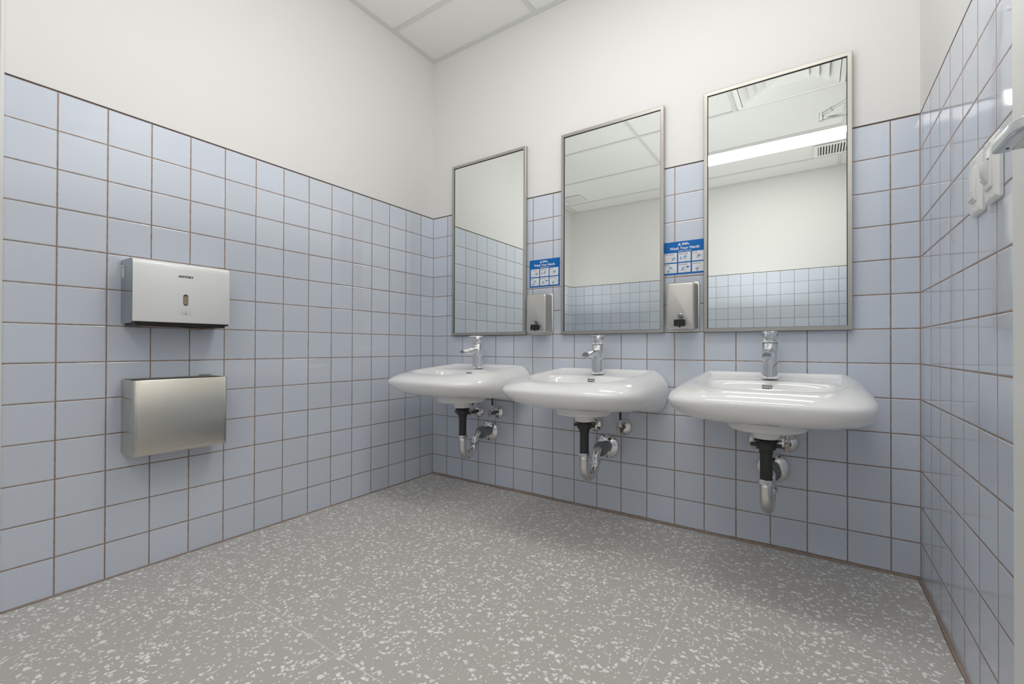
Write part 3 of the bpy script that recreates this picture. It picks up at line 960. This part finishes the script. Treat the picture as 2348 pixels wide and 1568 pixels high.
loft(bm, [[(.004, -wd / 2 + .003, .010), (.1005, -wd / 2 + .003, .010), (.1005, wd / 2 - .003, .010), (.004, wd / 2 - .003, .010)],
          [(.012, -wd / 2 + .009, -.006), (.094, -wd / 2 + .013, -.006), (.094, wd / 2 - .013, -.006), (.012, wd / 2 - .009, -.006)]])
obj('base_tray', bm, M['black'], t, bevel=.001)
# slot window
cy0 = 1.249 - 1.2463
bm = bmesh.new(); loft(bm, [[(.1046, .0026 + u, .0795 + v) for u, v in rrect(.0140, .0360, .0069, 8)], [(.1056, .0026 + u, .0795 + v) for u, v in rrect(.0140, .0360, .0069, 8)]])
wn_ = obj('slot_window', bm, M['dark'], t, auto=40)
bm = bmesh.new()
for i, (z, k) in enumerate(((.0655, .0045), (.0708, .0042), (.0757, .0030), (.0790, .0030), (.0828, .0042), (.0878, .0040))):
    quad(bm, [(.1058, .0026 - .0058, z), (.1058, .0026 + .0058, z), (.1058, .0026 + .0058, z + k), (.1058, .0026 - .0058, z + k)])
obj('towel_stack', bm, M['paper'], wn_)
text('brand_lettering', 'ANYDRY', .0092, M['print'], t, on_left(.1053, .0031, .1535), bold=.0005, depth=.0001, sx=1.12)
# pull pictogram
bm = bmesh.new()
def KL(pts, w, x=.1056):
    for (a0_, b0_), (a1, b1) in zip(pts, pts[1:]):
        d = math.hypot(a1 - a0_, b1 - b0_); n0, n1 = -(b1 - b0_) / d * w / 2, (a1 - a0_) / d * w / 2
        quad(bm, [(x, .0035 + a0_ + n0, .040 + b0_ + n1), (x, .0035 + a0_ - n0, .040 + b0_ - n1), (x, .0035 + a1 - n0, .040 + b1 - n1), (x, .0035 + a1 + n0, .040 + b1 + n1)])
for s in (-1, 1):
    KL([(s * .0095, .0065), (s * .0095, -.0010)], .0005); KL([(s * .0075, -.0040), (s * .0120, -.0100)], .0005); KL([(s * .0095, -.001), (s * .0135, -.003), (s * .0145, -.0085)], .0006)
    KL([(s * .0075, -.0040), (s * .0108, -.0022)], .0007)
KL([(-.0075, -.0042), (.0075, -.0042)], .0006)
KL([(0, .0028), (0, -.0008)], .0020); KL([(-.0015, -.0008), (0, -.0022)], .0010); KL([(.0015, -.0008), (0, -.0022)], .0010)
obj('pull_pictogram', bm, M['greyprint'], t)
text('pull_lettering', 'PULL', .0042, M['greyprint'], t, on_left(.1053, .0035, .0335), bold=.00015, depth=.0001)
# sticker on the near side
bm = bmesh.new(); ys = -wd / 2 - .0002
quad(bm, [(.006, ys, .140), (.0335, ys, .142), (.0345, ys, .178), (.0045, ys, .182)])
st = obj('sticker', bm, M['white_pl'], t)
bm = bmesh.new(); ys -= .0002
for j in range(11):
    z = .176 - j * .0032
    x0 = .0075
    for i in range(random.randint(2, 4)):
        x1 = min(.031, x0 + random.uniform(.003, .008))
        k = .0012 if j < 2 or j > 8 else .0007
        quad(bm, [(x0, ys, z - k), (x1, ys, z - k), (x1, ys, z + k), (x0, ys, z + k)]); x0 = x1 + .0015
obj('fine_print', bm, M['greyprint'], st)

# folded towel showing in the mouth of the dispenser
bm = bmesh.new(); rings = []
for y, dz_ in ((-.10, .001), (-.05, 0), (0, -.0005), (.03, -.004), (.055, -.0055), (.075, -.003), (.10, 0)):
    rings.append([(.028, y, dz_), (.05, y, dz_ - .0015), (.072, y, dz_), (.072, y, dz_ + .0005), (.05, y, dz_ - .001), (.028, y, dz_ + .0005)])
loft(bm, rings)
pt = obj('paper_towel', bm, M['paper'], None, smooth=True)
pt.location = (0, DYC, DZ0 - .0075)
tag(pt, 'folded brown paper towel peeking from under the silver dispenser', 'paper towel')

# ------------------------------------------------------------------ waste bin on the left wall
BYC, BZ0 = -1.2485, .3755
t = thing('waste_bin', 'brushed steel open top waste bin on the left wall below the towel dispenser', 'bin', (0, BYC, BZ0))
bw, bh, bd = .263, .229, .105
def brow(x0, x1, w, r, z):
    pts = [(x0, -w / 2, z)]
    for cx_, cy_, a0_ in ((x1 - r, -w / 2 + r, -PI / 2), (x1 - r, w / 2 - r, 0)):
        for i in range(9):
            a = a0_ + PI / 2 * i / 8
            pts.append((cx_ + r * math.cos(a), cy_ + r * math.sin(a), z))
    pts.append((x0, w / 2, z))
    return pts
bm = bmesh.new()
rings = [brow(.001, bd - .003, bw - .004, .013, 0), brow(.001, bd - .001, bw - .001, .015, .003), brow(.001, bd, bw, .016, .012), brow(.001, bd, bw, .016, bh - .001), brow(.001, bd - .0008, bw - .0016, .0152, bh),
         brow(.002, bd - .0025, bw - .005, .0135, bh), brow(.002, bd - .003, bw - .006, .013, bh - .003), brow(.002, bd - .003, bw - .006, .013, .004)]
loft(bm, rings, True, True)
obj('shell', bm, M['steel_bin'], t, smooth=True, auto=40)
bm = bmesh.new()
box(bm, (.0021, -bw / 2 + .004, .006), (.0030, bw / 2 - .004, bh + .0015))
box(bm, (.0021, bw / 2 - .050, bh + .0015), (.0034, bw / 2 - .014, bh + .006))
obj('mounting_plate', bm, M['steel_bin'], t)
bm = bmesh.new()
rings = [brow(.0032, bd - .0034, bw - .007, .0128, .0045), brow(.0032, bd - .0034, bw - .007, .0128, bh - .004)]
loft(bm, rings, True, False)
obj('liner', bm, M['dark'], t)

# ------------------------------------------------------------------ switches on the right wall
def plate(yc, zc2, name, label, kind):
    t = thing(name, label, 'light switch', (W, yc, zc2))
    bm = bmesh.new(); rings = []
    for x, k in ((-.0008, 0), (-.0055, .0), (-.0090, .0035), (-.0100, .007)):
        rings.append([(x, u, v) for u, v in rrect(.072 - 2 * k, .117 - 2 * k, .004, 4)])
    loft(bm, rings)
    obj('cover_plate', bm, M['white_pl'], t, smooth=True, auto=35)
    bm = bmesh.new()
    for s in (-1, 1):
        lathe(bm, [(.0028, -.0098), (.0024, -.0112)], 'x', (0, 0, s * .0485), 12)
    obj('plate_screws', bm, M['white_pl'], t, auto=40)
    if kind == 'switch':
        bm = bmesh.new()
        rings = [[(x, u, v) for u, v in rrect(.034 - 2 * k, .068 - 2 * k, .002, 3)] for x, k in ((-.0095, 0), (-.0125, 0), (-.0132, .001))]
        loft(bm, rings)
        rk = obj('rocker_frame', bm, M['white_pl'], t, auto=35)
        bm = bmesh.new()
        loft(bm, [[(-.0130, u, v) for u, v in ((-.0145, -.016), (.0145, -.016), (.0145, .031), (-.0145, .031))], [(-.0150 + (.0012 if v < 0 else 0), u, v) for u, v in ((-.013, -.015), (.013, -.015), (.013, .029), (-.013, .029))]])
        obj('paddle', bm, M['white_pl'], rk, bevel=.0008)
        bm = bmesh.new(); box(bm, (-.0165, -.0145, -.0300), (-.0128, .0145, -.0205))
        obj('slide_lever', bm, M['lens'], rk, bevel=.0012)
    else:
        bm = bmesh.new()
        rings = [[(x, u, v) for u, v in rrect(.036 - 2 * k, .070 - 2 * k, .002, 3)] for x, k in ((-.0095, 0), (-.0130, 0), (-.0138, .001))]
        loft(bm, rings)
        hs = obj('sensor_housing', bm, M['white_pl'], t, auto=35)
        bm = bmesh.new(); rings = []
        for z, k in ((-.016, .55), (-.013, .85), (0, 1), (.010, 1), (.014, .8)):
            rings.append([(-.0136 - .0090 * k * math.sin(a * PI / 12), .0155 * math.cos(a * PI / 12), z) for a in range(13)])
        loft(bm, rings)
        obj('sensor_lens', bm, M['lens'], hs, smooth=True, auto=50)
        bm = bmesh.new(); box(bm, (-.0145, -.014, .0155), (-.0132, .014, .0175))
        obj('button_gap', bm, M['dark'], hs)
        bm = bmesh.new()
        loft(bm, [[(-.0136, .0165, -.016), (-.0136, -.0165, -.016), (-.0136, -.012, -.026), (-.0136, .012, -.026)], [(-.0205, .0130, -.0165), (-.0205, -.0130, -.0165), (-.0160, -.010, -.023), (-.0160, .010, -.023)]])
        obj('sensor_hood', bm, M['white_pl'], hs, bevel=.0006)
    return t
plate(-.606, 1.0300, 'dimmer_switch', 'white dimmer switch plate on the right tiled wall, farther one from the door', 'switch')
plate(-.701, 1.0300, 'sensor_switch', 'white motion sensor switch plate on the right wall, beside the door lever', 'sensor')

# ------------------------------------------------------------------ camera, lights, view
cam = bpy.data.cameras.new('camera')
co_ = bpy.data.objects.new('camera', cam); C.objects.link(co_)
Rm = ((0.8260750412343043, 0.0007904643738317393, 0.5635595810700199), (0.5635521507185455, -0.006481856146444212, -0.8260550580690119), (0.002999945040219171, 0.9999786801262167, -0.005799967481387996))
mw = Matrix.Identity(4)
for i in range(3):
    for j in range(3):
        mw[i][j] = Rm[i][j]
mw[0][3], mw[1][3], mw[2][3] = 1.775862, -1.857009, 0.706651
co_.matrix_world = mw
cam.sensor_width = 36; cam.lens = 15.79821; cam.sensor_fit = 'HORIZONTAL'
cam.shift_x = 0.0044661; cam.shift_y = 0.0030221
cam.clip_start = .02; cam.clip_end = 50
bpy.context.scene.camera = co_

def area(name, loc, size, power, rot=(0, 0, 0), col=(1, .99, .97)):
    l = bpy.data.lights.new(name, 'AREA'); l.shape = 'RECTANGLE'; l.size, l.size_y = size; l.energy = power; l.color = col
    o = bpy.data.objects.new(name, l); C.objects.link(o); o.location = loc; o.rotation_euler = rot
    return o
area('bounce_lamp', (1.12, -1.2, 1.08), (.9, .8), 11, rot=(PI, 0, 0))
area('bounce_lamp', (1.3, -2.45, 1.08), (.8, .7), 4.5, rot=(PI, 0, 0))
area('bounce_lamp', (-.28, -2.35, 1.08), (.4, .8), 3, rot=(PI, 0, 0))
w = bpy.data.worlds.new('world'); bpy.context.scene.world = w
w.use_nodes = True
w.node_tree.nodes['Background'].inputs[0].default_value = (1, 1, 1, 1)
w.node_tree.nodes['Background'].inputs[1].default_value = 0.0

sc = bpy.context.scene
sc.view_settings.view_transform = 'Standard'
sc.view_settings.look = 'None'
sc.view_settings.exposure = 0.38
sc.view_settings.gamma = 1.15
sc.cycles.max_bounces = 14
sc.cycles.diffuse_bounces = 8
sc.cycles.glossy_bounces = 8
sc.cycles.use_denoising = True
sc.cycles.caustics_reflective = False
